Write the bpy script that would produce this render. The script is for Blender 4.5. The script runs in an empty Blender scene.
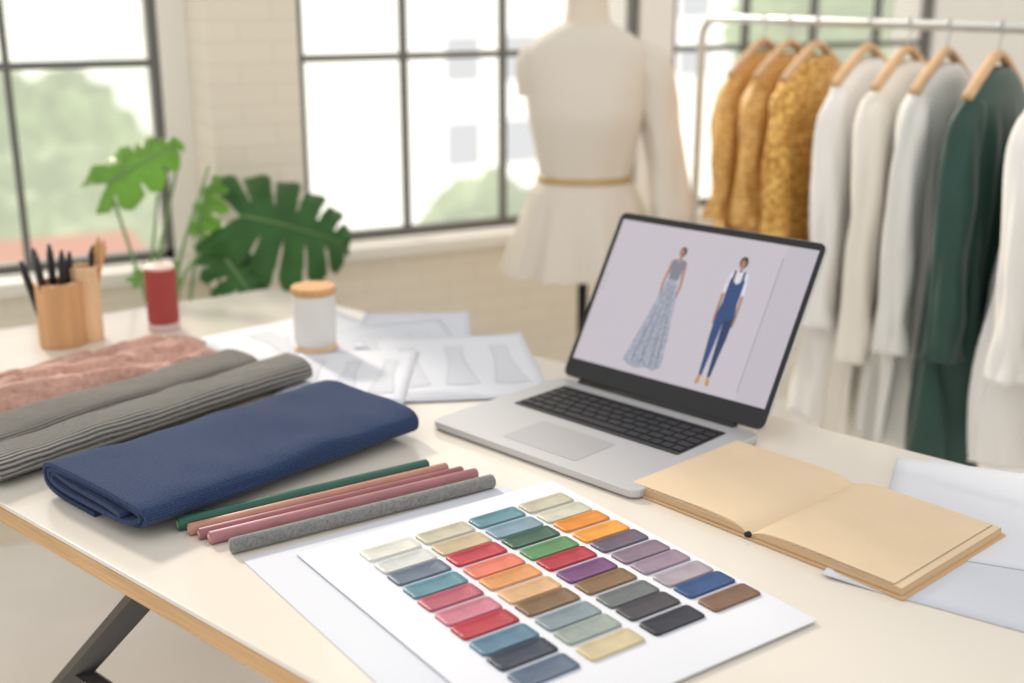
import bpy, bmesh, math, random
from mathutils import Vector, Matrix, noise
random.seed(7)
PI=math.pi
def lin(c):
    def f(v):
        v/=255.0
        return v/12.92 if v<=0.04045 else ((v+0.055)/1.055)**2.4
    return (f(c[0]),f(c[1]),f(c[2]),1.0)
# ---------------------------------------------------------------- materials
def mat(name,col,rough=0.6,metal=0.0,var=0.0,vscale=20,bump=0.0,bscale=200,emit=None,estr=0.0,sheen=0.0,col2=None,kind='noise',spec=0.5,stretch=None,transl=0.0,bdist=.002):
    m=bpy.data.materials.new(name); m.use_nodes=True
    nt=m.node_tree; n=nt.nodes; l=nt.links
    b=n['Principled BSDF']
    c=lin(col)
    b.inputs['Base Color'].default_value=c
    b.inputs['Roughness'].default_value=rough
    b.inputs['Metallic'].default_value=metal
    b.inputs['Specular IOR Level'].default_value=spec
    if sheen: b.inputs['Sheen Weight'].default_value=sheen
    tc=n.new('ShaderNodeTexCoord'); mp=n.new('ShaderNodeMapping')
    l.new(tc.outputs['Object'],mp.inputs['Vector'])
    if stretch: mp.inputs['Scale'].default_value=stretch
    if var or col2:
        if kind=='voronoi':
            t=n.new('ShaderNodeTexVoronoi'); t.inputs['Scale'].default_value=vscale; fac=t.outputs['Distance']
        elif kind=='wave':
            t=n.new('ShaderNodeTexWave'); t.inputs['Scale'].default_value=vscale; t.inputs['Distortion'].default_value=1.5; t.inputs['Detail'].default_value=2; fac=t.outputs['Fac']
        else:
            t=n.new('ShaderNodeTexNoise'); t.inputs['Scale'].default_value=vscale; t.inputs['Detail'].default_value=4; fac=t.outputs['Fac']
        l.new(mp.outputs['Vector'],t.inputs['Vector'])
        r=n.new('ShaderNodeValToRGB')
        r.color_ramp.elements[0].position=0.3; r.color_ramp.elements[1].position=0.7
        if col2: a=c; d=lin(col2)
        else:
            a=tuple(min(1,x*(1-var)) for x in c[:3])+(1,); d=tuple(min(1,x*(1+var)) for x in c[:3])+(1,)
        r.color_ramp.elements[0].color=a; r.color_ramp.elements[1].color=d
        l.new(fac,r.inputs['Fac']); l.new(r.outputs['Color'],b.inputs['Base Color'])
        if emit=='same': l.new(r.outputs['Color'],b.inputs['Emission Color'])
    if bump:
        t=n.new('ShaderNodeTexNoise'); t.inputs['Scale'].default_value=bscale; t.inputs['Detail'].default_value=3
        l.new(mp.outputs['Vector'],t.inputs['Vector'])
        bp=n.new('ShaderNodeBump'); bp.inputs['Strength'].default_value=bump; bp.inputs['Distance'].default_value=bdist
        l.new(t.outputs['Fac'],bp.inputs['Height']); l.new(bp.outputs['Normal'],b.inputs['Normal'])
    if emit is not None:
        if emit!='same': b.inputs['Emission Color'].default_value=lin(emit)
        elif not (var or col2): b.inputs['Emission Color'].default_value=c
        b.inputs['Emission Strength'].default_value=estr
    if transl:
        out=n['Material Output']; tr=n.new('ShaderNodeBsdfTranslucent'); mx=n.new('ShaderNodeMixShader')
        tr.inputs['Color'].default_value=tuple(min(1,x*1.3) for x in c[:3])+(1,)
        mx.inputs['Fac'].default_value=transl
        l.new(b.outputs[0],mx.inputs[1]); l.new(tr.outputs[0],mx.inputs[2]); l.new(mx.outputs[0],out.inputs['Surface'])
    return m
# ---------------------------------------------------------------- mesh helpers
def link(o,parent=None):
    bpy.context.scene.collection.objects.link(o)
    if parent: o.parent=parent
    return o
def mesh(name,v,f,mats,parent=None,smooth=True,midx=None):
    me=bpy.data.meshes.new(name); me.from_pydata([tuple(x) for x in v],[],f); 
    if not isinstance(mats,(list,tuple)): mats=[mats]
    for m in mats: me.materials.append(m)
    if midx: 
        for p,i in zip(me.polygons,midx): p.material_index=i
    bm=bmesh.new(); bm.from_mesh(me); bmesh.ops.recalc_face_normals(bm,faces=bm.faces); bm.to_mesh(me); bm.free()
    for p in me.polygons: p.use_smooth=smooth
    me.update()
    return link(bpy.data.objects.new(name,me),parent)
def empty(name,loc=(0,0,0),rz=0):
    e=bpy.data.objects.new(name,None); e.location=loc; e.rotation_euler=(0,0,math.radians(rz)); e.empty_display_size=0.05
    return link(e)
def bevel(o,w,seg=3):
    b=o.modifiers.new('bevel','BEVEL'); b.width=w; b.segments=seg; b.limit_method='ANGLE'; b.angle_limit=math.radians(40); return o
def boxvf(x0,x1,y0,y1,z0,z1):
    v=[(x0,y0,z0),(x1,y0,z0),(x1,y1,z0),(x0,y1,z0),(x0,y0,z1),(x1,y0,z1),(x1,y1,z1),(x0,y1,z1)]
    f=[(0,3,2,1),(4,5,6,7),(0,1,5,4),(1,2,6,5),(2,3,7,6),(3,0,4,7)]
    return v,f
def boxes(name,bl,m,parent=None,bev=0):
    V=[];Fc=[]
    for b in bl:
        v,f=boxvf(*b); k=len(V); V+=v; Fc+=[tuple(i+k for i in q) for q in f]
    o=mesh(name,V,Fc,m,parent,smooth=False)
    if bev: bevel(o,bev)
    return o
def rings(R,cap=True,closed=True):
    V=[];Fc=[];n=len(R[0])
    for r in R: V+=r
    for i in range(len(R)-1):
        for j in range(n if closed else n-1):
            a=i*n+j; b=i*n+(j+1)%n
            Fc.append((a,b,b+n,a+n))
    if cap:
        Fc.append(tuple(range(n))[::-1]); Fc.append(tuple(range((len(R)-1)*n,len(R)*n)))
    return V,Fc
def lathe(name,prof,m,parent=None,n=40,c=(0,0),smooth=True,cap=True):
    R=[[(c[0]+r*math.cos(2*PI*j/n),c[1]+r*math.sin(2*PI*j/n),z) for j in range(n)] for r,z in prof]
    V,Fc=rings(R,cap); o=mesh(name,V,Fc,m,parent,smooth)
    if smooth: 
        es=o.modifiers.new('e','EDGE_SPLIT'); es.split_angle=math.radians(50)
    return o
def frames(path):
    T=[]
    for i in range(len(path)):
        a=path[max(0,i-1)]; b=path[min(len(path)-1,i+1)]
        T.append((b-a).normalized())
    return T
def tubevf(path,rad,n=12,sq=1.0,ref=None):
    path=[Vector(p) for p in path]; T=frames(path)
    if not isinstance(rad,(list,tuple)): rad=[rad]*len(path)
    R=[]
    up=Vector(ref) if ref else (Vector((0,0,1)) if abs(T[0].z)<0.9 else Vector((0,1,0)))
    for p,t,r in zip(path,T,rad):
        a=t.cross(up).normalized(); b=a.cross(t).normalized(); up=b
        R.append([tuple(p+a*r*math.cos(2*PI*j/n)+b*r*sq*math.sin(2*PI*j/n)) for j in range(n)])
    return rings(R)
def tube(name,path,rad,m,parent=None,n=12,sq=1.0,ref=None):
    V,Fc=tubevf(path,rad,n,sq,ref); return mesh(name,V,Fc,m,parent)
def spline(pts,k=8):
    pts=[Vector(p) for p in pts]; out=[]
    P=[pts[0]*2-pts[1]]+pts+[pts[-1]*2-pts[-2]]
    for i in range(1,len(P)-2):
        for s in range(k):
            t=s/k
            out.append(0.5*((2*P[i])+(P[i+1]-P[i-1])*t+(2*P[i-1]-5*P[i]+4*P[i+1]-P[i+2])*t*t+(3*P[i]-P[i-1]-3*P[i+1]+P[i+2])*t**3))
    out.append(pts[-1]); return out
def lerp(a,b,t): return a+(b-a)*t
def interp(keys,z):
    for i in range(len(keys)-1):
        a,b=keys[i],keys[i+1]
        if (a[0]>=z>=b[0]) or (a[0]<=z<=b[0]):
            t=(z-a[0])/(b[0]-a[0]) if b[0]!=a[0] else 0
            p0=keys[max(0,i-1)]; p3=keys[min(len(keys)-1,i+2)]
            out=[]
            for k in range(1,len(a)):
                ma=(b[k]-p0[k])/((b[0]-p0[0]) or 1)*(b[0]-a[0]); mb=(p3[k]-a[k])/((p3[0]-a[0]) or 1)*(b[0]-a[0])
                out.append((2*t**3-3*t*t+1)*a[k]+(t**3-2*t*t+t)*ma+(-2*t**3+3*t*t)*b[k]+(t**3-t*t)*mb)
            return out
    return list(keys[-1][1:])
def rrect(w,h,r,n=5):
    pts=[]
    for cx,cy,a0 in ((w/2-r,h/2-r,0),(-w/2+r,h/2-r,90),(-w/2+r,-h/2+r,180),(w/2-r,-h/2+r,270)):
        for i in range(n+1):
            a=math.radians(a0+90*i/n); pts.append((cx+r*math.cos(a),cy+r*math.sin(a)))
    return pts
def slab(name,pts,z0,z1,m,parent=None,bev=0,smooth=False):
    V,Fc=rings([[(x,y,z0) for x,y in pts],[(x,y,z1) for x,y in pts]])
    o=mesh(name,V,Fc,m,parent,smooth)
    if bev: bevel(o,bev)
    return o
# ---------------------------------------------------------------- materials list
M_table=mat('white_laminate',(223,216,205),0.15,var=0.02,vscale=3,spec=0.65)
M_edge=mat('plywood_edge',(200,160,112),0.5,var=0.2,vscale=8,stretch=(1,1,60))
M_black=mat('black_metal',(28,29,31),0.4,metal=0.3)
M_floor=mat('pale_concrete',(246,244,240),0.3,var=0.03,vscale=4)
M_plaster=mat('white_plaster',(238,234,226),0.85,bump=0.2,bscale=60)
M_sill=mat('painted_sill',(226,221,210),0.5)
M_frame=mat('window_steel',(104,103,98),0.5)
def brickmat(name,c1,c2,mo,st):
    m=mat(name,c1,0.85)
    nt=m.node_tree;n=nt.nodes;l=nt.links;b=n['Principled BSDF']
    tc=n.new('ShaderNodeTexCoord');sep=n.new('ShaderNodeSeparateXYZ');cb=n.new('ShaderNodeCombineXYZ');ad=n.new('ShaderNodeMath')
    ad.operation='ADD'
    l.new(tc.outputs['Object'],sep.inputs[0]);l.new(sep.outputs['X'],ad.inputs[0]);l.new(sep.outputs['Y'],ad.inputs[1])
    l.new(ad.outputs[0],cb.inputs['X']);l.new(sep.outputs['Z'],cb.inputs['Y'])
    br=n.new('ShaderNodeTexBrick');l.new(cb.outputs[0],br.inputs['Vector'])
    br.inputs['Scale'].default_value=1;br.inputs['Brick Width'].default_value=.17;br.inputs['Row Height'].default_value=.050
    br.inputs['Mortar Size'].default_value=.004;br.inputs['Mortar Smooth'].default_value=.9
    br.inputs['Color1'].default_value=lin(c1);br.inputs['Color2'].default_value=lin(c2);br.inputs['Mortar'].default_value=lin(mo)
    l.new(br.outputs['Color'],b.inputs['Base Color'])
    bp=n.new('ShaderNodeBump');bp.inputs['Strength'].default_value=st;bp.inputs['Distance'].default_value=.004;bp.invert=True
    l.new(br.outputs['Fac'],bp.inputs['Height']);l.new(bp.outputs['Normal'],b.inputs['Normal'])
    return m
M_brick=brickmat('painted_brick',(232,223,206),(228,219,202),(220,211,194),.12)
M_paper=mat('white_paper',(218,221,229),0.7,bump=.1,bscale=400)
M_paper2=mat('soft_paper',(206,210,220),0.7,bump=.1,bscale=400)
M_wood=mat('beech_wood',(206,158,112),0.5,var=0.14,vscale=6,stretch=(6,6,1))
M_wood2=mat('light_wood',(226,188,148),0.5,var=0.12,vscale=6,stretch=(6,6,1))
M_lidw=mat('lid_wood',(208,158,102),0.5,var=0.12,vscale=30,stretch=(1,6,1))
M_hang=mat('hanger_wood',(218,178,134),0.45,var=0.12,vscale=12)
M_chrome=mat('rack_metal',(205,207,206),0.3,metal=0.5)
# ---------------------------------------------------------------- room
boxes('floor',[(-1.8,4.4,-1.5,3.35,-0.1,0)],M_floor)
W=3.15
boxes('wall_back',[(-1.8,4.4,W,3.35,0,0.67),(-1.8,4.4,W,3.35,2.35,2.8),(-1.8,-1.2,W,3.35,.67,2.35),
  (.645,1.0,W,3.35,.67,2.35),(2.08,2.2,W,3.35,.67,2.35),(3.3,4.4,W,3.35,.67,2.35)],M_plaster)
boxes('wall_column',[(.715,.94,2.95,W-.001,0,2.8)],M_brick)
boxes('trim_sill',[(-1.7,.713,3.06,3.148,.655,.69),(.942,4.3,3.06,3.148,.655,.69)],M_sill,bev=.006)
boxes('wall_apron',[(-1.7,.713,3.10,3.148,0.0,.65),(.942,4.3,3.10,3.148,0.0,.65)],M_brick)
boxes('wall_right',[(4.4,4.5,-1.5,3.35,0,2.8)],M_plaster)
def window(name,x0,x1,vb):
    e=empty(name,(0,0,0)); y0,y1=3.165,3.20
    t=.022
    B=[(x0,x0+t,y0,y1,.69,2.35),(x1-t,x1,y0,y1,.69,2.35),(x0,x1,y0,y1,.69,.715),(x0,x1,y0,y1,2.325,2.35)]
    for x in vb: B.append((x-.008,x+.008,y0+.005,y1-.005,.71,2.33))
    for z in (1.195,1.72): B.append((x0+t,x1-t,y0+.002,y1-.002,z-.009,z+.009))
    boxes('frame',B,M_frame,e)
    return e
window('window_1',-1.2,.645,[-.92,-.62,-.32,-.02,.285])
window('window_2',1.0,2.08,[1.315,1.625])
window('window_3',2.2,3.3,[2.5,2.78,3.06])
# ---------------------------------------------------------------- outside
M_bld=mat('white_facade_glow',(238,237,234),0.8,emit=(252,248,240),estr=.62)  # emission stands in for hazy daylight on the walls
M_bwin=mat('facade_glass_glow',(80,84,88),0.6,emit=(229,229,229),estr=.88)  # panes glow to imitate daylight brightness, no lamps behind them
M_tree=mat('foliage_haze_glow',(120,134,98),0.9,var=0.45,vscale=1.5,emit=(216,220,200),estr=.62)  # haze over the leaves is painted in as emission
M_tree2=mat('distant_foliage_haze_glow',(180,186,172),0.9,var=0.2,vscale=.5,emit=(235,237,231),estr=.80)  # stronger glow imitates thicker haze on far trees
M_roof=mat('terracotta_roof_glow',(190,140,120),0.8,emit=(214,184,170),estr=.52)  # tiles carry added glow in place of hazy daylight
M_gnd=mat('ground_haze_glow',(205,206,195),0.9,emit=(230,229,220),estr=.6)  # ground haze is emission put into the material
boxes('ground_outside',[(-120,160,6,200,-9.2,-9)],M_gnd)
def tree(x,y,z,r,m=M_tree):
    bm=bmesh.new()
    for k in range(9):
        a=k*2.4; q=r*.55*math.sqrt(k/9)
        mt=Matrix.Translation((q*math.cos(a),q*math.sin(a),random.uniform(-.3,.35)*r))
        bmesh.ops.create_icosphere(bm,subdivisions=4,radius=r*random.uniform(.42,.62),matrix=mt)
    for v in bm.verts:
        d=noise.noise(v.co*(2.2/r)+Vector((x,y,0)))*.22*r+noise.noise(v.co*(7/r))*.16*r+noise.noise(v.co*(16/r))*.07*r
        v.co+=v.co.normalized()*d
    bmesh.ops.create_cone(bm,segments=10,radius1=r*.12,radius2=r*.08,depth=(z+9),matrix=Matrix.Translation((0,0,-(z+9)/2)))
    me=bpy.data.meshes.new('garden_tree'); bm.to_mesh(me); bm.free(); me.materials.append(m)
    for p in me.polygons: p.use_smooth=True
    o=link(bpy.data.objects.new('garden_tree',me)); o.location=(x,y,z)
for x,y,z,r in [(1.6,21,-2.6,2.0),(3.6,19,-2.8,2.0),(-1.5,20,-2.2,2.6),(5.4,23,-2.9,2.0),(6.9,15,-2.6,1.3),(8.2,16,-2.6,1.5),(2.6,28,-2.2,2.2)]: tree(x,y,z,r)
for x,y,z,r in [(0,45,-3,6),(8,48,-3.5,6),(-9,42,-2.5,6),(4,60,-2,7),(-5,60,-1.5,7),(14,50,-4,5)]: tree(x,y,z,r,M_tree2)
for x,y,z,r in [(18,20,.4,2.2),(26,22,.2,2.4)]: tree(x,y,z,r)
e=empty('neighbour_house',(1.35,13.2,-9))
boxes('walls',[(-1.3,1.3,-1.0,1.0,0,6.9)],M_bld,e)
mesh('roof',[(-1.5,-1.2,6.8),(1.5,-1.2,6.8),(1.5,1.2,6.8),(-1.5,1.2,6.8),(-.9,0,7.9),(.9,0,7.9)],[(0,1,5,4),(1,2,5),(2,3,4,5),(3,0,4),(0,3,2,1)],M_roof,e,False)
def building(name,x0,x1,y0,y1,h,nx,nz,zt):
    e=empty(name,(0,0,-9))
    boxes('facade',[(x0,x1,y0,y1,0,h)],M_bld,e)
    B=[]
    for i in range(nx):
        for k in range(nz):
            a=x0+(x1-x0)*(i+.22)/nx; b=x0+(x1-x0)*(i+.78)/nx
            z=zt-1.9*k
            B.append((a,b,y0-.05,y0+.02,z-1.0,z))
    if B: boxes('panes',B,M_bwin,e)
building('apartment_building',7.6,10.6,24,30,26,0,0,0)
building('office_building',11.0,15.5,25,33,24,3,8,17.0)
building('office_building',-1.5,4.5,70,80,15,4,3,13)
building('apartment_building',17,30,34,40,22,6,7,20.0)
# ---------------------------------------------------------------- table
N=Vector((.933,.360)); D=Vector((-.360,.933))
def nt_(n,t): p=N*n+D*t; return (p.x,p.y)
tab=empty('work_table',(0,0,0))
poly=[nt_(.62,-.1),nt_(1.549,-.1),(.704,2.49),(-.4,2.315),(-.364,1.415),nt_(.62,1.45)]
slab('tabletop',poly,.7435,.75,M_table,tab,bev=.0015)
slab('plywood_core',poly,.722,.7434,M_edge,tab)
def trestle(n,tag):
    V=[];Fc=[]
    tz=lambda z:.74*(.72-z)/.708
    segs=[((n,1.14,.72),(n,1.14+.74,.012)),((n,.24,.72),(n,.24-.74,.012)),((n,1.14+tz(.50),.50),(n,.24-tz(.50),.50)),((n,1.19,.706),(n,.21,.706))]
    for i,(a,b) in enumerate(segs):
        v,f=tubevf([Vector((*nt_(a[0],a[1]),a[2])),Vector((*nt_(b[0],b[1]),b[2]))],.019 if i<2 else .012,4); k=len(V); V+=v; Fc+=[tuple(i+k for i in q) for q in f]
    mesh('leg_frame_'+tag,V,Fc,M_black,tab,False)
trestle(.68,'a'); trestle(1.47,'b')
V=[];Fc=[]
for t in (1.14,.26):
    v,f=tubevf([Vector((*nt_(.68,t),.706)),Vector((*nt_(1.47,t),.706))],.015,4); k=len(V); V+=v; Fc+=[tuple(i+k for i in q) for q in f]
mesh('cross_rails',V,Fc,M_black,tab,False)
for k,(x,y) in enumerate([(-.3,2.22),(.55,2.38),(-.28,1.55)]): tube('leg_%d'%k,[(x,y,0),(x,y,.722)],.02,M_black,tab,n=4)
# ---------------------------------------------------------------- laptop
M_alu=mat('aluminium',(200,200,201),0.35,metal=0.4)
M_alu2=mat('aluminium_dark',(184,184,186),0.3,metal=0.4)
M_key=mat('black_keys',(20,21,24),0.45)
M_well=mat('key_well',(38,39,43),0.5)
M_bez=mat('screen_bezel',(12,12,15),0.15)
lap=empty('laptop',(.8615,1.3965,.75),-71.5); lap.scale=(1.06,1.06,1.06)
LW,LD=.362,.268
slab('base',[(x,y if y>0 else y-.004) for x,y in rrect(LW,LD,.014)],.002,.0125,M_alu,lap,bev=.002)
slab('keyboard_well',rrect(.292,.112,.004),.0126,.0129,M_well,lap).location=(0,.048,0)
V=[];Fc=[]
rows=[(14,.0085),(14,.0165),(14,.0165),(13,.0165),(12,.0165)]
y=.048+.112/2-.004
for ri,(nk,h) in enumerate(rows):
    w=.286/nk
    for i in range(nk):
        x0=-.143+i*w
        v,f=boxvf(x0+.0012,x0+w-.0012,y-h+.0012,y-.0012,.0129,.0144); k=len(V); V+=v; Fc+=[tuple(a+k for a in q) for q in f]
    y-=h+.0012
h=.0165; x=-.143
for w in (.019,.019,.019,.022,.112,.022,.019,.018,.018,.018):
    v,f=boxvf(x+.0012,x+w-.0012,y-h+.0012,y-.0012,.0129,.0144); k=len(V); V+=v; Fc+=[tuple(a+k for a in q) for q in f]; x+=w
mesh('keys',V,Fc,M_key,lap,False)
o=slab('trackpad',rrect(.13,.082,.006),.0126,.0129,M_alu2,lap); o.location=(0,-.073,0)
tube('hinge',[(-.14,LD/2-.002,.012),(.14,LD/2-.002,.012)],.006,M_bez,lap)
boxes('rubber_feet',[(-.15,-.13,-.11,-.10,0,.002),(.13,.15,-.11,-.10,0,.002),(-.15,-.13,.10,.11,0,.002),(.13,.15,.10,.11,0,.002)],M_bez,lap)
lid=bpy.data.objects.new('lid',None); link(lid,lap); lid.location=(0,LD/2+.002,.011); lid.rotation_euler=(math.radians(60),0,0)
LH=.274
def lidpt(pts): return [(x,y+LH/2+.004) for x,y in pts]
slab('lid_shell',lidpt(rrect(LW,LH,.012)),-.006,0,M_alu,lid,bev=.0015)
slab('bezel',lidpt(rrect(LW-.002,LH-.002,.011)),0,.0007,M_bez,lid)
M_disp=mat('display_glow',(20,20,20),0.12,emit=(214,205,214),estr=.80)
M_disp2=mat('display_panel',(20,20,20),0.12,emit=(207,199,209),estr=.80)
DW,DH=.344,.232; DX,DY=-DW/2,.034
boxes('display',[(DX,DX+DW,DY,DY+DH,.0007,.0011)],M_disp,lid)
boxes('display_panel',[(DX+DW*.86,DX+DW,DY,DY+DH,.0011,.0013)],M_disp2,lid)
def E(name,c,s=.8,**k): return mat(name,(15,15,15),0.2,emit=c,estr=s,**k)
M_line=E('display_line',(150,145,155)); M_skin=E('skin_pixels',(178,128,106)); M_hair=E('hair_pixels',(60,42,38)); M_top=E('grey_top_pixels',(138,138,150))
M_navy=E('blue_cloth_pixels',(36,72,128)); M_navy2=E('blue_shade_pixels',(26,52,100)); M_shoe=E('tan_pixels',(200,160,90)); M_wh=E('white_pixels',(236,234,242))
M_skirt=mat('skirt_pixels',(112,116,130),0.2,col2=(148,152,166),kind='voronoi',vscale=330,emit='same',estr=.62)
def dp(name,pts,m,z):
    V=[(DX+DW*.5+x*DH,DY+DH*(y*.94-.005),z) for x,y in pts]
    mesh(name,V,[tuple(range(len(V)))],m,lid,False)
def ell(cx,cy,a,b,n=20): return [(cx+a*math.cos(2*PI*i/n),cy+b*math.sin(2*PI*i/n)) for i in range(n)]
boxes('display_divider',[(DX+DW*.855,DX+DW*.858,DY+DH*.05,DY+DH*.92,.0013,.0015)],M_line,lid)
c=-.185
dp('hair_a',ell(c+.002,.905,.027,.036),M_hair,.0014)
dp('face_a',ell(c-.004,.897,.019,.03),M_skin,.0016)
dp('neck_a',[(c-.01,.83),(c+.012,.83),(c+.011,.88),(c-.008,.88)],M_skin,.0015)
dp('arm_a1',[(c-.06,.83),(c-.045,.84),(c-.05,.74),(c-.06,.66),(c-.055,.57),(c-.068,.57),(c-.076,.66),(c-.068,.75)],M_skin,.0014)
dp('arm_a2',[(c+.06,.83),(c+.045,.84),(c+.05,.74),(c+.06,.66),(c+.055,.57),(c+.068,.57),(c+.076,.66),(c+.068,.75)],M_skin,.0014)
dp('top_a',[(c-.052,.84),(c-.02,.85),(c,.82),(c+.022,.85),(c+.052,.84),(c+.046,.76),(c+.036,.70),(c-.036,.70),(c-.046,.76)],M_top,.0017)
dp('skirt_a',[(c-.037,.70),(c+.037,.70),(c+.07,.56),(c+.105,.35),(c+.135,.09),(c+.08,.055),(c+.02,.07),(c-.05,.045),(c-.12,.06),(c-.165,.09),(c-.11,.35),(c-.068,.56)],M_skirt,.0018)
for k,(a,b) in enumerate([(-.02,-.1),(-.005,-.03),(.01,.05),(.022,.1)]):
    dp('fold_%d'%k,[(c+a,.66),(c+a+.004,.66),(c+b+.006,.08),(c+b-.004,.08)],M_top,.0019)
c=.275
dp('hair_b',ell(c,.905,.03,.042),M_hair,.0014)
dp('face_b',ell(c-.002,.893,.019,.03),M_skin,.0016)
dp('neck_b',[(c-.01,.82),(c+.01,.82),(c+.01,.88),(c-.01,.88)],M_skin,.0015)
dp('blouse_b',[(c-.06,.83),(c-.02,.85),(c,.83),(c+.02,.85),(c+.06,.83),(c+.078,.72),(c+.078,.68),(c+.062,.68),(c+.054,.70),(c+.045,.66),(c-.045,.66),(c-.054,.70),(c-.062,.68),(c-.078,.68),(c-.078,.72)],M_wh,.0017)
for s in (-1,1):
    dp('forearm_b%d'%s,[(c+s*.078,.70),(c+s*.062,.70),(c+s*.06,.50),(c+s*.062,.46),(c+s*.074,.46),(c+s*.080,.52)],M_skin,.0016)
    dp('leg_b%d'%s,[(c-s*.002,.52),(c+s*.066,.55),(c+s*.062,.38),(c+s*.05,.24),(c+s*.042,.11),(c+s*.02,.11),(c+s*.012,.24),(c+s*.004,.40)],M_navy if s<0 else M_navy2,.0018)
    dp('shoe_b%d'%s,[(c+s*.02,.112),(c+s*.042,.112),(c+s*.054,.06),(c+s*.04,.045),(c+s*.022,.06)],M_shoe,.0019)
    dp('strap_b%d'%s,[(c+s*.024,.76),(c+s*.044,.76),(c+s*.040,.845),(c+s*.026,.845)],M_navy2,.0020)
dp('bib_b',[(c-.052,.79),(c,.75),(c+.052,.79),(c+.054,.68),(c+.052,.62),(c+.068,.52),(c,.50),(c-.068,.52),(c-.052,.62),(c-.054,.68)],M_navy,.0019)
for k in range(3): boxes('ui_icon_%d'%k,[(DX+DW*.018,DX+DW*.026,DY+DH*(.5+.05*k),DY+DH*(.51+.05*k),.0011,.0014)],M_line,lid)
# ---------------------------------------------------------------- swatch card
card=empty('color_swatch_card',(.572,1.021,.75),8.0)
o=slab('backing_sheet',rrect(.366,.446,.002),.0028,.0045,M_paper,card); o.location=(-.003,.002,0)
cols=[[(206,206,196),(182,176,156),(80,128,140),(182,178,158)],
[(196,200,198),(184,166,134),(114,142,158),(188,188,170)],
[(88,102,122),(174,36,56),(40,80,64),(210,130,32)],
[(80,126,142),(206,110,88),(78,128,82),(218,146,46)],
[(168,78,96),(200,138,82),(164,30,52),(92,80,98)],
[(184,108,128),(202,160,118),(102,58,106),(124,106,122)],
[(168,38,56),(114,88,58),(118,90,58),(140,122,140)],
[(78,116,140),(120,136,144),(94,100,102),(158,148,158)],
[(38,48,68),(142,154,148),(60,58,66),(34,70,118)],
[(82,99,122),(196,182,148),(32,36,48),(118,88,68)]]
V=[];Fc=[];MI=[];ML=[]
gx,gy=.017,.0165
for r in range(10):
    for q in range(4):
        cx=gx+(q-1.5)*.0780+(r-4.5)*.0008*(q-1.5); cy=gy+(4.5-r)*.0338-(.002 if r%2 else 0)
        m=mat('swatch_%d_%d'%(r,q),cols[r][q],.36,var=.12,vscale=40,bump=.35,bscale=500); ML.append(m)
        P1=rrect(.0690,.0286,.0045,4); n=len(P1); k=len(V)
        for sc,z in ((1,.0045),(1,.0062),(.97,.0074),(.80,.0062),(.5,.0053)):
            V+=[(cx+x*sc,cy+yy*sc,z) for x,yy in P1]
        for i in range(4):
            for j in range(n):
                a=k+i*n+j;b=k+i*n+(j+1)%n; Fc.append((a,b,b+n,a+n)); MI.append(len(ML)-1)
        Fc.append(tuple(range(k+4*n,k+5*n))); MI.append(len(ML)-1)
mesh('swatches',V,Fc,ML,card,True,MI)
us=empty('paper_sheet',(.508,1.062,.75),8)
slab('sheet',rrect(.365,.405,.002),.0002,.0014,M_paper2,us)
# ---------------------------------------------------------------- sketch papers
M_mark=mat('faint_graphite',(208,211,219),.8); M_mark2=mat('graphite_line',(180,184,193),.8)
def paper(x,y,rz,w,h,z,m=M_paper,marks=0,name='pattern_drawing',curl=1):
    e=empty(name,(x,y,.75),rz)
    nx=14; Vv=[];Ff=[]
    for i in range(nx+1):
        for j in range(nx+1):
            u=i/nx-.5;v=j/nx-.5
            Vv.append((u*w,v*h,z+.0006+curl*.004*max(0,(abs(u)+abs(v)-.8))*4*(1 if (u*v)>0 else .2)))
    for i in range(nx):
        for j in range(nx):
            a=i*(nx+1)+j; Ff.append((a,a+nx+1,a+nx+2,a+1))
    o=mesh('sheet',Vv,Ff,m,e); s=o.modifiers.new('s','SOLIDIFY'); s.thickness=.0004; s.offset=-1
    if marks:
        rr=random.Random(marks); zz=z+.0014; V=[];Fc=[]
        V2=[];F2=[]
        for k in range(3):
            cx=-w*.3+k*w*.3; bw=w*.06
            P=[(cx-bw,h*.30),(cx-bw*.4,h*.32),(cx,h*.28),(cx+bw*.4,h*.32),(cx+bw,h*.30),(cx+bw*.75,h*.10),(cx+bw*1.2,-h*.1),(cx+bw*1.7,-h*.28),(cx,-h*.30),(cx-bw*1.7,-h*.28),(cx-bw*1.2,-h*.1),(cx-bw*.75,h*.10)]
            kk=len(V); V+=[(a,b,zz) for a,b in P]+[(cx,0,zz)]
            for i in range(12): Fc.append((kk+i,kk+(i+1)%12,kk+12))
            for i in range(12):
                a=Vector(P[i]);b=Vector(P[(i+1)%12]); d=(b-a).normalized(); nn=Vector((-d.y,d.x))*.0005; q=len(V2)
                V2+=[(*(a+nn),zz+.0002),(*(b+nn),zz+.0002),(*(b-nn),zz+.0002),(*(a-nn),zz+.0002)]; F2.append((q,q+1,q+2,q+3))
        mesh('garment_shapes',V,Fc,M_mark,e,False)
        mesh('garment_outlines',V2,F2,M_mark2,e,False)
        B=[]
        for k in range(5): B.append((-w*.42,-w*.42+w*rr.uniform(.2,.7),-h*.38-.007*k,-h*.38-.007*k+.001,zz,zz+.0001))
        boxes('pencil_notes',B,M_mark2,e)
    return e
paper(.60,2.06,15,.40,.27,.0,M_paper,1)
paper(.73,1.90,-12,.30,.42,.001,M_paper2,2)
paper(.825,1.785,-20,.27,.36,.002,M_paper,3)
paper(.635,1.81,-28,.21,.29,.003,M_paper,4)
paper(.85,2.03,-25,.21,.25,.0005,M_paper2,0)
paper(1.11,.87,-62,.30,.42,.0,M_paper2,0,'paper_sheet')
paper(1.17,.915,-50,.30,.30,.001,M_paper,0,'paper_sheet')
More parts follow.
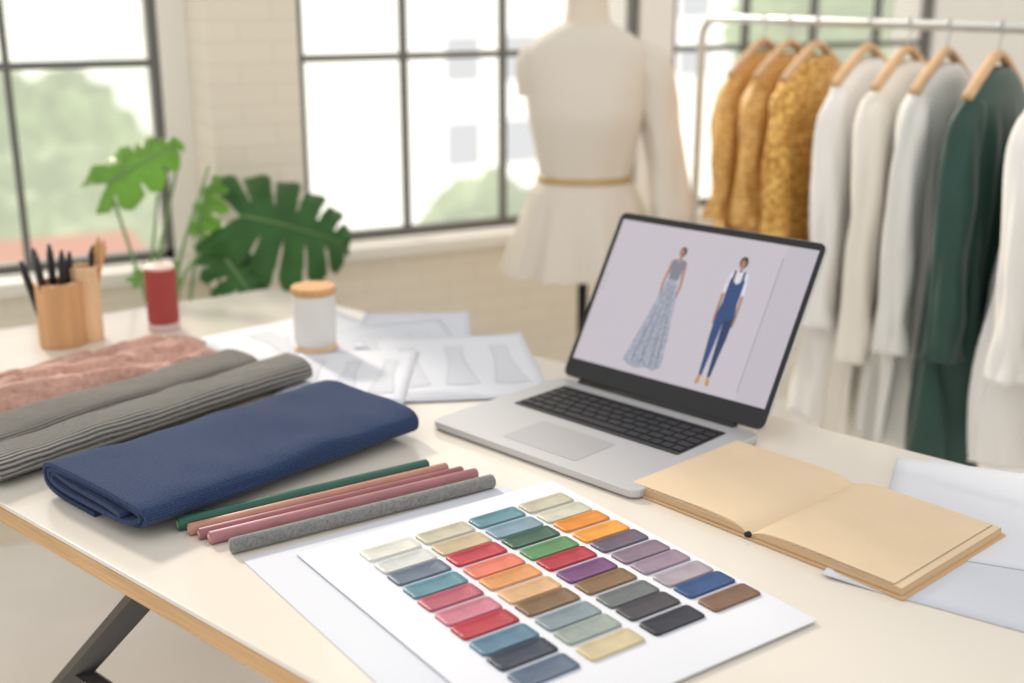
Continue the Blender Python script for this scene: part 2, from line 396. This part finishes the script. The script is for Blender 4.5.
# ---------------------------------------------------------------- open notebook
M_kraft=mat('kraft_page',(226,203,172),.85,var=.03,vscale=15,spec=.2,bump=.15,bscale=500)
M_kedge=mat('page_edges',(206,176,140),.8,var=.2,vscale=5,stretch=(1,1,200))
M_cover=mat('notebook_cover',(206,172,130),.7)
nb=empty('open_notebook',(.9565,1.048,.7505),15)
def page(sgn):
    n=20;Wd=.203 if sgn>0 else .198; prof=[]
    for i in range(n+1):
        s=i/n
        z=.0100+.0035*math.sin(min(1,s*3.2)*PI*.5)-.007*(1-min(1,s*8))**2-.003*s
        prof.append((sgn*(s*Wd),z))
    loop=prof+[(sgn*(Wd+.001),.003),(0,.003)]
    V,Fc=rings([[(-.116,y,z) for y,z in loop],[(.108,y,z) for y,z in loop]])
    mi=[0 if k<n else 1 for k in range(len(loop))]+[1,1]
    mesh('page_block_%s'%('a' if sgn>0 else 'b'),V,Fc,[M_kraft,M_kedge],nb,False,mi)
    for q in range(3):
        P=[(y,z+.0006+.0007*q*min(1,abs(y)*12)) for y,z in prof if abs(y)<=Wd-.002*q]
        V=[(-.1155+.001*q,y,z) for y,z in P]+[(.1075-.0012*q,y,z) for y,z in P]; k=len(P)
        mesh('leaf_%s%d'%('a' if sgn>0 else 'b',q),V,[(i,i+1,i+1+k,i+k) for i in range(k-1)],M_kraft,nb)
page(1);page(-1)
o=slab('cover',rrect(.232,.413,.004),0,.0026,M_cover,nb); o.location=(-.004,.0025,0)
tube('spine_band',[(-.120,0,.0050),(-.1155,0,.0050)],.004,M_black,nb)
# ---------------------------------------------------------------- folded / rolled fabric
def roll(name,loc,rz,L,A,B,pitch,turns,m,seed=0,ex=1.0,wob=.004,endj=.006,th=.75,nseg=50):
    e=empty(name,loc,rz)
    tot=turns*2*PI; n=int(turns*40); V=[];Fc=[];UV=[];arc=0
    for i in range(nseg+1):
        s=i/nseg; arc=0; last=None
        for j in range(n+1):
            th_=tot*j/n - PI*.5; k=(th_+PI*.5)/(2*PI)
            a=max(.004,A-pitch*k*1.0); b=max(.002,B-pitch*k)
            cx,sy=math.cos(th_),math.sin(th_)
            x=a*math.copysign(abs(cx)**ex,cx); z=b*math.copysign(abs(sy)**min(1,ex+.25),sy)
            if last: arc+=math.hypot(x-last[0],z-last[1])
            last=(x,z)
            off=noise.noise(Vector((k*1.7,seed,0)))*endj
            X=(s-.5)*(L+off*2)
            q=Vector((X*7,x*9,seed+ (0 if sy>0 else 5)))
            z+=(noise.noise(q)*wob+noise.noise(q*3)*wob*.4)*(1 if sy>0 else .1); x+=noise.noise(q+Vector((9,3,1)))*wob
            V.append((X,x,z+B+pitch*th*.5+.0006)); UV.append((X,arc))
    for i in range(nseg):
        for j in range(n):
            a=i*(n+1)+j; Fc.append((a,a+1,a+n+2,a+n+1))
    o=mesh('cloth',V,Fc,m,e)
    uvl=o.data.uv_layers.new(name='weave')
    for lp in o.data.loops: uvl.data[lp.index].uv=UV[lp.vertex_index]
    s=o.modifiers.new('s','SOLIDIFY'); s.thickness=pitch*th; s.offset=0
    b=o.modifiers.new('b','BEVEL'); b.width=pitch*.2; b.segments=2; b.limit_method='ANGLE'
    return e
def clothmat(name,c1,c2,rough=.95,bump=.6,vs=120,bs=900):
    return mat(name,c1,rough,sheen=.3,bump=bump,bscale=bs,col2=c2,vscale=vs,bdist=.003)
def ribmat(name,c1,c2,period,amt=.75,st=.7,nx=150,ny=500,sheen=.3):
    m=mat(name,c1,.95,sheen=sheen,spec=.25)
    nt=m.node_tree;n=nt.nodes;l=nt.links;b=n['Principled BSDF']
    uv=n.new('ShaderNodeUVMap'); uv.uv_map='weave'
    w=n.new('ShaderNodeTexWave'); w.wave_type='BANDS'; w.bands_direction='Y'; w.inputs['Scale'].default_value=1/period*2*PI/20; w.inputs['Distortion'].default_value=0
    l.new(uv.outputs[0],w.inputs['Vector'])
    mp=n.new('ShaderNodeMapping'); mp.inputs['Scale'].default_value=(nx,ny,1); l.new(uv.outputs[0],mp.inputs['Vector'])
    t=n.new('ShaderNodeTexNoise'); t.inputs['Scale'].default_value=1; t.inputs['Detail'].default_value=3; l.new(mp.outputs[0],t.inputs['Vector'])
    mx=n.new('ShaderNodeMath'); mx.operation='MULTIPLY_ADD'; mx.inputs[1].default_value=amt
    l.new(w.outputs['Fac'],mx.inputs[0])
    m2=n.new('ShaderNodeMath'); m2.operation='MULTIPLY'; m2.inputs[1].default_value=1.25-amt; l.new(t.outputs['Fac'],m2.inputs[0]); l.new(m2.outputs[0],mx.inputs[2])
    r=n.new('ShaderNodeValToRGB'); r.color_ramp.elements[0].color=lin(c1); r.color_ramp.elements[1].color=lin(c2); r.color_ramp.elements[0].position=.15
    l.new(mx.outputs[0],r.inputs['Fac']); l.new(r.outputs['Color'],b.inputs['Base Color'])
    bp=n.new('ShaderNodeBump'); bp.inputs['Strength'].default_value=st; bp.inputs['Distance'].default_value=.002
    l.new(mx.outputs[0],bp.inputs['Height']); l.new(bp.outputs['Normal'],b.inputs['Normal'])
    return m
M_blue=ribmat('navy_wool',(22,36,66),(56,76,114),.0026,.30,.7,300,420,.08)
M_grey=ribmat('grey_rib_knit',(40,40,39),(158,155,149),.0064,.8,.9,90,420,.15)
M_grey2=ribmat('grey_knit',(66,65,62),(144,140,133),.0048,.7,.8,120,420,.15)
M_pink=clothmat('blush_linen',(190,142,126),(214,170,154))
roll('folded_blue_fabric',(.380,1.517,.75),20.8,.450,.114,.0228,.0078,2.6,M_blue,3,ex=.45,wob=.006,endj=.02)
roll('grey_fabric_roll',(.308,1.730,.75),25.0,.55,.047,.0195,.0056,3.3,M_grey,5,ex=.65,wob=.006,endj=.012)
roll('grey_fabric_roll',(.258,1.823,.75),25.0,.51,.050,.0175,.0056,3.0,M_grey2,8,ex=.6,wob=.006,endj=.012)
# crumpled pink cloth
e=empty('pink_linen_cloth',(.215,1.985,.75),17)
V=[];Fc=[];nx,ny=150,90
for i in range(nx+1):
    for j in range(ny+1):
        u=i/nx*2-1;v=j/ny*2-1
        ed=max(0,min(1,(1-abs(u))*4)*min(1,(1-abs(v))*3.5)); ed=math.sin(ed*PI/2)**.6
        wv=v+.35*noise.noise(Vector((u*1.6,3,0)))
        fold=.5+.5*math.sin(wv*7.5+1.2*noise.noise(Vector((u*2.2,v,5)))*2+u*1.5)
        fold=fold**1.6
        q=Vector((u*2.4,v*2.4,2.3))
        cr=abs(noise.noise(Vector((u*3+v*1.5,v*3-u,9))))
        h=.018+.014*fold+.009*noise.noise(q)+.004*noise.noise(q*3)-.007*u-.008*(1-min(1,cr*6))
        V.append((u*.275+.03*noise.noise(Vector((v*2.2,4,1)))*abs(u),v*.10+.022*noise.noise(Vector((u*3,1,v*.5)))*abs(v),.003+max(.002,h)*ed))
for i in range(nx):
    for j in range(ny):
        a=i*(ny+1)+j; Fc.append((a,a+ny+1,a+ny+2,a+1))
o=mesh('cloth',V,Fc,M_pink,e); s=o.modifiers.new('s','SOLIDIFY'); s.thickness=.003
# ---------------------------------------------------------------- pencils / slim rolls
def stick(name,a,b,r,m,mc,core=.6):
    a=Vector((*a,.75+r)); b=Vector((*b,.75+r)); e=empty(name,tuple(a)); d=b-a; L=d.length
    e.rotation_euler=(0,0,math.atan2(d.y,d.x))
    path=[(x,0,0) for x in (0,.0015,L-.0015,L)]
    tube('barrel',path,[r*.86,r,r,r*.86],m,e,n=20)
    tube('core',[(-.0006,0,0),(0.0006,0,0)],r*core,mc,e,n=16)
M_g=mat('green_lacquer',(30,88,74),.35,var=.1,vscale=30); M_gc=mat('green_core',(136,160,84),.6)
M_p1=mat('tan_pink_lacquer',(184,132,116),.5,var=.1,vscale=30); M_p2=mat('rose_lacquer',(148,94,100),.5,var=.1,vscale=30); M_p3=mat('mauve_lacquer',(168,114,120),.5,var=.1,vscale=30); M_pc=mat('rose_core',(206,156,146),.7)
M_gk=clothmat('grey_felt',(110,111,110),(144,145,144),vs=300)
stick('green_pencil',(.252,1.350),(.592,1.384),.0084,M_g,M_gc)
stick('pink_pencil',(.261,1.331),(.612,1.365),.0074,M_p1,M_pc)
stick('pink_pencil',(.269,1.314),(.626,1.346),.0070,M_p2,M_pc)
stick('pink_pencil',(.277,1.296),(.638,1.328),.0078,M_p3,M_pc)
stick('grey_felt_roll',(.293,1.261),(.645,1.293),.0092,M_gk,M_gk)
# ---------------------------------------------------------------- pencil cup
cup=empty('pencil_cup',(.260,2.254,.75),-15)
def cupshape(name,cx,cy,r,h,n,m,rot=0):
    R=[]
    for rr,z in ((r*.96,0),(r,.003),(r,h-.002),(r*.98,h),(r*.84,h),(r*.82,.01)):
        R.append([(cx+rr*math.cos(2*PI*(j+rot)/n),cy+rr*math.sin(2*PI*(j+rot)/n),z) for j in range(n)])
    V,Fc=rings(R); mesh(name,V,Fc,m,cup,False)
cupshape('cup_body',-.012,-.012,.042,.118,12,M_wood)
cupshape('cup_side_tube',.030,.012,.028,.138,8,M_wood2,.5)
M_pk=mat('black_pencil',(28,28,30),.4); M_br=mat('brush_bristle',(190,150,100),.8)
for k,(dx,dy,lx,ly,h) in enumerate([(-.03,-.01,-.026,0,.160),(-.015,-.03,-.012,0,.17),(-.008,-.005,0,.01,.185),(.004,-.02,.012,0,.178),(.008,.005,.016,.01,.168),(-.022,.012,-.016,.01,.175)]):
    p=Vector((-.012+dx*.8,-.012+dy*.8,.012)); q=Vector((-.012+dx+lx,-.012+dy+ly,h)); d=(q-p)
    tube('pencil_%d'%k,[p,p+d*.86,p+d*.9,q],[.0066,.0066,.0060,.0025],M_pk,cup,n=8)
for k,(lx,h,m) in enumerate([(.055,.19,M_br),(.035,.175,M_pk),(.07,.185,M_wood)]):
    p=Vector((.026+.004*k,.012,.012)); q=Vector((.03+lx*.6,.016,h)); d=q-p
    tube('brush_%d'%k,[p,p+d*.75,p+d*.8,p+d*.9,q],[.0035,.0035,.0055,.007,.0015],m,cup,n=8)
# ---------------------------------------------------------------- red thread spool
M_red=mat('red_thread',(166,62,60),.6,bump=.4,bscale=300,stretch=(1,1,30)); M_cap=mat('spool_cap',(232,206,196),.5); M_gl=mat('spool_base',(206,184,180),.3)
sp=empty('red_thread_spool',(.430,2.262,.75))
lathe('base',[(.0,0),(.029,0),(.030,.003),(.030,.012),(.027,.015),(0,.015)],M_gl,sp)
lathe('thread',[(0,.015),(.0275,.015),(.0290,.02),(.0290,.114),(.0275,.118),(0,.118)],M_red,sp)
lathe('cap',[(0,.118),(.0265,.118),(.028,.120),(.028,.124),(.024,.126),(.010,.126),(.008,.122),(0,.122)],M_cap,sp)
# ---------------------------------------------------------------- white jar with wooden lid
M_cer=mat('white_ceramic',(226,224,219),.3)
jr=empty('lidded_jar',(.642,1.996,.7535))
lathe('wooden_foot',[(0,0),(.038,0),(.040,.003),(.039,.006),(.035,.008),(0,.008)],M_wood2,jr)
lathe('body',[(0,.008),(.034,.008),(.037,.012),(.038,.03),(.038,.085),(.037,.098),(.035,.102),(0,.102)],M_cer,jr)
lathe('lid',[(0,.102),(.0385,.102),(.040,.104),(.040,.112),(.0385,.115),(0,.116)],M_lidw,jr)
# ---------------------------------------------------------------- monstera
M_leaf=mat('monstera_leaf',(66,118,56),.3,var=.3,vscale=14,transl=.45)
M_leaf2=mat('young_leaf',(140,184,88),.4,var=.2,vscale=14,transl=.5)
M_stem=mat('leaf_stem',(116,150,92),.5)
PO=Vector((.55,2.69,0))
pl=empty('potted_monstera',tuple(PO),0)
lathe('pot',[(0,0),(.085,0),(.095,.02),(.125,.30),(.13,.31),(.13,.33),(.115,.33),(.11,.30),(0,.29)],mat('clay_pot',(196,188,176),.7),pl)
lathe('soil',[(0,.29),(.112,.295),(0,.31)],mat('soil',(60,46,36),.95),pl)
def leaf(base,dirv,nrm,L,Wd,m,cut,name,drop=.25,nl=5,nw_=.2):
    X=Vector(dirv).normalized(); Z=Vector(nrm); Z=(Z-X*Z.dot(X)).normalized(); Y=Z.cross(X)
    Mx=Matrix(((X.x,Y.x,Z.x,base[0]),(X.y,Y.y,Z.y,base[1]),(X.z,Y.z,Z.z,base[2]),(0,0,0,1)))
    ns,nw=nl*24,16
    V=[];Fc=[];idx={}
    def wfun(s): return Wd*.5*(max(0,math.sin(PI*min(1,(s*.93+.07))**.75)))**.75*(1-.12*s)
    for sd in (-1,1):
        off=.15 if sd>0 else .5
        for i in range(ns+1):
            s=i/ns; w=wfun(s)
            ph=(s*nl+off)%1.0
            lobe=1-(.20*(abs(ph-.56)*2)**3 if cut and .1<s<.95 else 0)
            for j in range(nw+1):
                u=j/nw
                uu=u*lobe
                fx=s*L+(uu*w)*(-.35+.95*s)-(.26*L*(1-s)**3*uu)
                z=-drop*(s**2)*L-.34*(uu**2)*w+.010*math.cos(ph*2*PI+1)*uu+.05*w*math.sin(uu*PI)
                idx[(sd,i,j)]=len(V); V.append(Vector((fx,sd*uu*w,z)))
        for i in range(ns):
            s=(i+.5)/ns; ph=(s*nl+off)%1.0
            for j in range(nw):
                u=(j+.5)/nw
                if cut and .12<s<.92 and u>cut and (ph<nw_*.5*((u-cut)/(1-cut))**.5+.03 or ph>1-nw_*.5*((u-cut)/(1-cut))**.5): continue
                Fc.append((idx[(sd,i,j)],idx[(sd,i+1,j)],idx[(sd,i+1,j+1)],idx[(sd,i,j+1)]))
    V=[tuple(Mx@v) for v in V]
    o=mesh(name,V,Fc,m,pl)
    md=o.modifiers.new('w','WELD'); md.merge_threshold=.0004
    s=o.modifiers.new('s','SOLIDIFY'); s.thickness=.0012
    rib=[Mx@Vector((t*L,0,-drop*t*t*L+.002)) for t in [k/10 for k in range(11)]]
    tube(name+'_midrib',rib,[.0035*(1-.08*k) for k in range(11)],M_stem,pl,n=6)
def stem(tip,mid,name): 
    pts=spline([Vector((random.uniform(-.03,.03),random.uniform(-.03,.03),.29)),Vector(mid),Vector(tip)],10)
    tube(name,pts,[.006-.003*i/len(pts) for i in range(len(pts))],M_stem,pl,n=8)
b=(.16,.03,.870); leaf(b,(.86,-.35,-.18),(-.30,-.70,.64),.255,.31,M_leaf,.38,'leaf_big',.22,6,.15); stem(b,(.0,.02,.70),'stem_a')
b=(-.125,.04,.965); leaf(b,(.80,-.2,.48),(-.35,-.75,.5),.18,.145,M_leaf2,.66,'leaf_young',.1,4,.10); stem(b,(-.06,.03,.66),'stem_b')
b=(.07,.06,.84); leaf(b,(.25,0,.95),(-.9,-.5,.1),.13,.11,M_leaf2,.6,'leaf_mid',.2,4,.14); stem(b,(.02,.03,.6),'stem_c')
b=(.11,.0,.78); leaf(b,(.3,-.5,-.5),(-.2,-.6,.7),.15,.15,M_leaf,.4,'leaf_low',.4,5); stem(b,(.03,-.02,.55),'stem_d')
b=(.0,.06,.75); leaf(b,(-.6,-.2,.1),(-.1,-.8,.6),.09,.08,M_leaf2,.45,'leaf_left',.5,4); stem(b,(-.0,.03,.6),'stem_e')
stem((.10,.05,.99),(-.0,.04,.7),'stem_f')
stem((.03,.05,1.0),(-.04,.04,.7),'stem_g')
stem((-.02,.05,.93),(-.06,.04,.62),'stem_h')
# ---------------------------------------------------------------- dress form
M_cream=mat('cream_crepe',(222,214,201),.9,sheen=.1,bump=.3,bscale=400,spec=.2)
M_form=mat('linen_form',(226,214,197),.85,bump=.3,bscale=300)
M_belt=mat('gold_belt',(190,160,108),.4,metal=.2)
df=empty('dress_form',(1.56,2.60,0),-27.5)
def body(name,keys,m,parent,nz=60,n=96,fold=None,cap=True,c=(0,0)):
    z0,z1=keys[0][0],keys[-1][0]; R=[]
    for i in range(nz+1):
        z=lerp(z0,z1,i/nz); k=interp(keys,z); w,d=max(.0005,k[0]),max(.0005,k[1]); off=k[2] if len(k)>2 else 0
        r=[]
        for j in range(n):
            a=2*PI*j/n; g=1.0; 
            if fold: g+=fold(a,z)
            r.append((c[0]+w*math.cos(a)*g,c[1]+off+d*math.sin(a)*g,z))
        R.append(r)
    V,Fc=rings(R,cap); return mesh(name,V,Fc,m,parent)
body('neck',[(1.45,.035,.035,0),(1.445,.045,.045,0),(1.40,.048,.048,0),(1.33,.052,.05,0),(1.29,.062,.055,0),(1.25,.10,.065,0)],M_form,df)
body('bodice',[(1.293,.066,.056,0),(1.275,.098,.066,0),(1.25,.134,.078,0),(1.225,.152,.085,0),(1.19,.156,.095,0),(1.13,.148,.106,-.006),(1.07,.143,.110,-.012),(1.0,.130,.10,-.006),(.94,.118,.088,0),(.915,.115,.085,0)],M_cream,df,
  fold=lambda a,z:.022*math.sin(9*a+2*math.sin(z*9))*max(0,min(1,(1.06-z)*7)))
body('belt',[(.924,.117,.087,0),(.923,.121,.091,0),(.909,.121,.091,0),(.908,.117,.087,0)],M_belt,df,nz=12)
o=body('peplum',[(.912,.116,.086,0),(.88,.137,.10,0),(.80,.164,.128,0),(.72,.188,.150,0),(.675,.200,.160,0)],M_cream,df,cap=False,fold=lambda a,z:(.085*math.sin(9*a+.7)+.05*math.sin(17*a))*max(0,(.91-z)/.24))
s=o.modifiers.new('s','SOLIDIFY'); s.thickness=.003
body('form_hips',[(.90,.11,.08,0),(.80,.13,.095,0),(.70,.135,.10,0),(.68,.12,.09,0),(.672,.02,.02,0)],M_form,df)
def sleeve(name,pts,rad,m,parent,n=24,sq=.8,sd=0,amp=.08):
    P=spline(pts,8); K=len(P); rr=[]
    for i in range(K):
        t=i/(K-1)*(len(rad)-1); a=int(min(t,len(rad)-2)); rr.append(lerp(rad[a],rad[a+1],t-a))
    T=frames(P); up=Vector((0,1,0)); R=[]
    for i,(p,t,r) in enumerate(zip(P,T,rr)):
        a=t.cross(up).normalized(); b=a.cross(t).normalized(); up=b
        R.append([tuple(p+(a*math.cos(q)+b*sq*math.sin(q))*r*(1+amp*noise.noise(Vector((math.cos(q)*1.6,math.sin(q)*1.6,sd+i*.16)))*1.5+amp*.5*math.sin(4*q+sd)*i/K)) for q in [2*PI*j/n for j in range(n)]])
    V,Fc=rings(R,False); o=mesh(name,V,Fc,m,parent); s=o.modifiers.new('s','SOLIDIFY'); s.thickness=.002; s.offset=-1
    return o
sleeve('sleeve',[(.118,-.005,1.240),(.158,-.01,1.18),(.186,-.015,1.06),(.205,-.03,.94),(.218,-.045,.81)],[.030,.050,.050,.046,.055],M_cream,df,sd=3,amp=.16,n=36)
sleeve('arm_cap',[(-.12,0,1.23),(-.136,0,1.19),(-.140,0,1.12)],[.035,.040,.030],M_cream,df,sd=6)
tube('stand_pole',[(0,0,.03),(0,0,.673)],.013,M_black,df)
for k in range(3):
    a=k*2*PI/3+.4
    tube('stand_foot_%d'%k,spline([(0,0,.14),(.12*math.cos(a),.12*math.sin(a),.10),(.24*math.cos(a),.24*math.sin(a),.012)],6),.010,M_black,df)
# ---------------------------------------------------------------- clothes rack
rk=empty('clothes_rack',(2.0,0,0))
path=[(0,2.73,.06)]+[(0,2.73,1.24)]+[(0,2.73-.06*(1-math.cos(a)),1.24+.06*math.sin(a)) for a in [PI/12*k for k in range(1,7)]]+[(0,1.9,1.30),(0,1.11,1.30)]+[(0,1.07,1.285),(0,1.05,1.25),(0,1.05,.06)]
tube('rail',path,.011,M_chrome,rk,n=14,ref=(1,0,0))
for k,y in enumerate((2.73,1.05)):
    tube('foot_bar_%d'%k,[(-.25,y,.06),(.25,y,.06)],.0125,M_chrome,rk)
    for s in (-1,1): 
        o=lathe('wheel_%d_%d'%(k,s),[(0,-.01),(.024,-.01),(.026,0),(.024,.01),(0,.01)],M_black,rk,n=20); o.rotation_euler=(0,PI/2,0); o.location=(s*.23,y,.026)
tube('lower_bar',[(0,2.73,.16),(0,1.05,.16)],.010,M_chrome,rk)
def garment(name,y,m,L=.8,flare=1.1,hw=.172,slv=.45,rot=24,seed=0,amp=.012,dpt=1.0,spread=.045):
    e=empty(name,(2.0,y,1.245),rot)
    keys=[(-.022,.055,.018),(-.035,.09,.026),(-.055,.130,.032),(-.075,hw*.95,.034),(-.10,hw,.040),(-.16,hw*.98,.048*dpt),(-.30,hw*.90,.050*dpt),(-.45,hw*.92,.052*dpt),(-L*.8,hw*lerp(1,flare,.7),.058*dpt),(-L,hw*flare,.062*dpt)]
    keys=sorted(set(keys),key=lambda k:-k[0])
    nz,n=70,120;R=[]
    for i in range(nz+1):
        z=lerp(keys[0][0],keys[-1][0],i/nz); w,d=interp(keys,z)
        fa=amp*min(1,max(0,(-z-.08)/.35))*(.5+.9*(-z/L)); r=[]
        for j in range(n):
            a=2*PI*j/n; x=w*math.cos(a); yy=d*math.sin(a)
            ph=seed*1.3+ (0 if math.sin(a)>0 else 2)
            yy+=fa*(math.sin(x*62/(1+.4*-z)+ph+2*noise.noise(Vector((x*5,seed,z*2))))+.5*math.sin(x*118+ph*2+z*3))
            x+=fa*.5*math.sin(a*6+seed)
            zz=z+ (.008*math.sin(a*3+seed) if i>nz-3 else 0)
            r.append((x,yy,zz))
        R.append(r)
    V,Fc=rings(R,False); o=mesh('body',V,Fc,m,e); s=o.modifiers.new('s','SOLIDIFY'); s.thickness=.0022; s.offset=-1
    if slv:
        for sd in (-1,1):
            sleeve('sleeve_%s'%('l' if sd<0 else 'r'),[(sd*(hw-.045),0,-.085),(sd*(hw-.014),0,-.15),(sd*(hw+.004+spread*.35),-.012,-.10-slv*.45),(sd*(hw+.000+spread*.7),-.018,-.10-slv*.8),(sd*(hw-.004+spread),-.02,-.10-slv)],[.03,.044,.042,.041,.048],m,e,n=32,sq=.75,sd=seed+sd,amp=.24)
    P=spline([(-hw*.96,0,-.072),(-hw*.6,0,-.038),(-.03,0,-.004),(0,0,.004),(.03,0,-.004),(hw*.6,0,-.038),(hw*.96,0,-.072)],6)
    tube('hanger_arms',P,.012,M_hang,e,n=10,sq=.7)
    hk=[(0,0,0),(0,0,.03)]+[(.018*math.cos(math.radians(q)),0,.052+.0165*math.sin(math.radians(q))) for q in range(-60,200,26)]
    tube('hanger_hook',hk,.0022,M_chrome,e,n=8,ref=(0,1,0))
    return e
M_must=mat('mustard_sequin_lace',(176,112,26),.38,metal=.25,col2=(240,196,108),kind='voronoi',vscale=85,bump=.8,bscale=160,bdist=.004)
M_tan=mat('tan_lace',(202,144,66),.55,col2=(230,188,116),kind='voronoi',vscale=110,bump=.4,bscale=160)
M_white=mat('white_cotton',(253,251,248),.85,sheen=.2,transl=.12)
M_ivory=mat('ivory_silk',(250,244,233),.7,sheen=.2,transl=.12)
M_sheer=mat('pale_voile',(244,243,238),.8,transl=.15)
M_green=mat('forest_green_silk',(24,66,57),.5,sheen=.2,var=.15,vscale=8)
garment('mustard_blouse',2.47,M_tan,.58,1.1,slv=.32,seed=1)
garment('mustard_blouse',2.37,M_tan,.58,1.1,slv=.32,seed=2)
garment('mustard_blouse',2.27,M_must,.62,1.15,slv=.34,seed=3,amp=.014)
garment('white_dress',2.10,M_white,.84,1.12,slv=.5,seed=4,amp=.019)
garment('ivory_dress',1.98,M_ivory,.86,1.08,slv=.55,seed=5,amp=.019)
garment('grey_voile_blouse',1.87,M_sheer,.82,1.1,slv=.5,seed=6,amp=.019)
garment('green_silk_dress',1.735,M_green,.84,1.15,slv=.48,seed=7,amp=.020,spread=.05)
garment('white_blouse',1.58,M_white,.76,1.1,slv=.48,seed=8,amp=.018)
garment('white_blouse',1.42,M_ivory,.76,1.1,slv=.48,seed=9,amp=.018)
# ---------------------------------------------------------------- light
w=bpy.data.worlds.new('World'); bpy.context.scene.world=w; w.use_nodes=True
bg=w.node_tree.nodes['Background']; bg.inputs['Color'].default_value=lin((253,251,248)); bg.inputs['Strength'].default_value=1.02
sl=bpy.data.lights.new('sun','SUN'); sl.energy=3.0; sl.angle=math.radians(6); sl.color=(1,.90,.76)
so=link(bpy.data.objects.new('sun',sl)); 
az=math.radians(96); el=math.radians(31)
dirv=Vector((math.cos(az)*math.cos(el),math.sin(az)*math.cos(el),math.sin(el)))
so.rotation_euler=dirv.to_track_quat('Z','Y').to_euler(); so.location=(1,6,5)
# ---------------------------------------------------------------- camera
cd=bpy.data.cameras.new('camera'); cd.sensor_width=36; cd.lens=42.19; cd.clip_start=.05; cd.clip_end=500
co=link(bpy.data.objects.new('camera',cd)); co.location=(0,0,1.37); co.rotation_euler=(math.radians(90-16.30),0,math.radians(-27.5))
cd.dof.use_dof=True; cd.dof.focus_distance=1.42; cd.dof.aperture_fstop=2.4
bpy.context.scene.camera=co
bpy.context.scene.view_settings.view_transform='Standard'
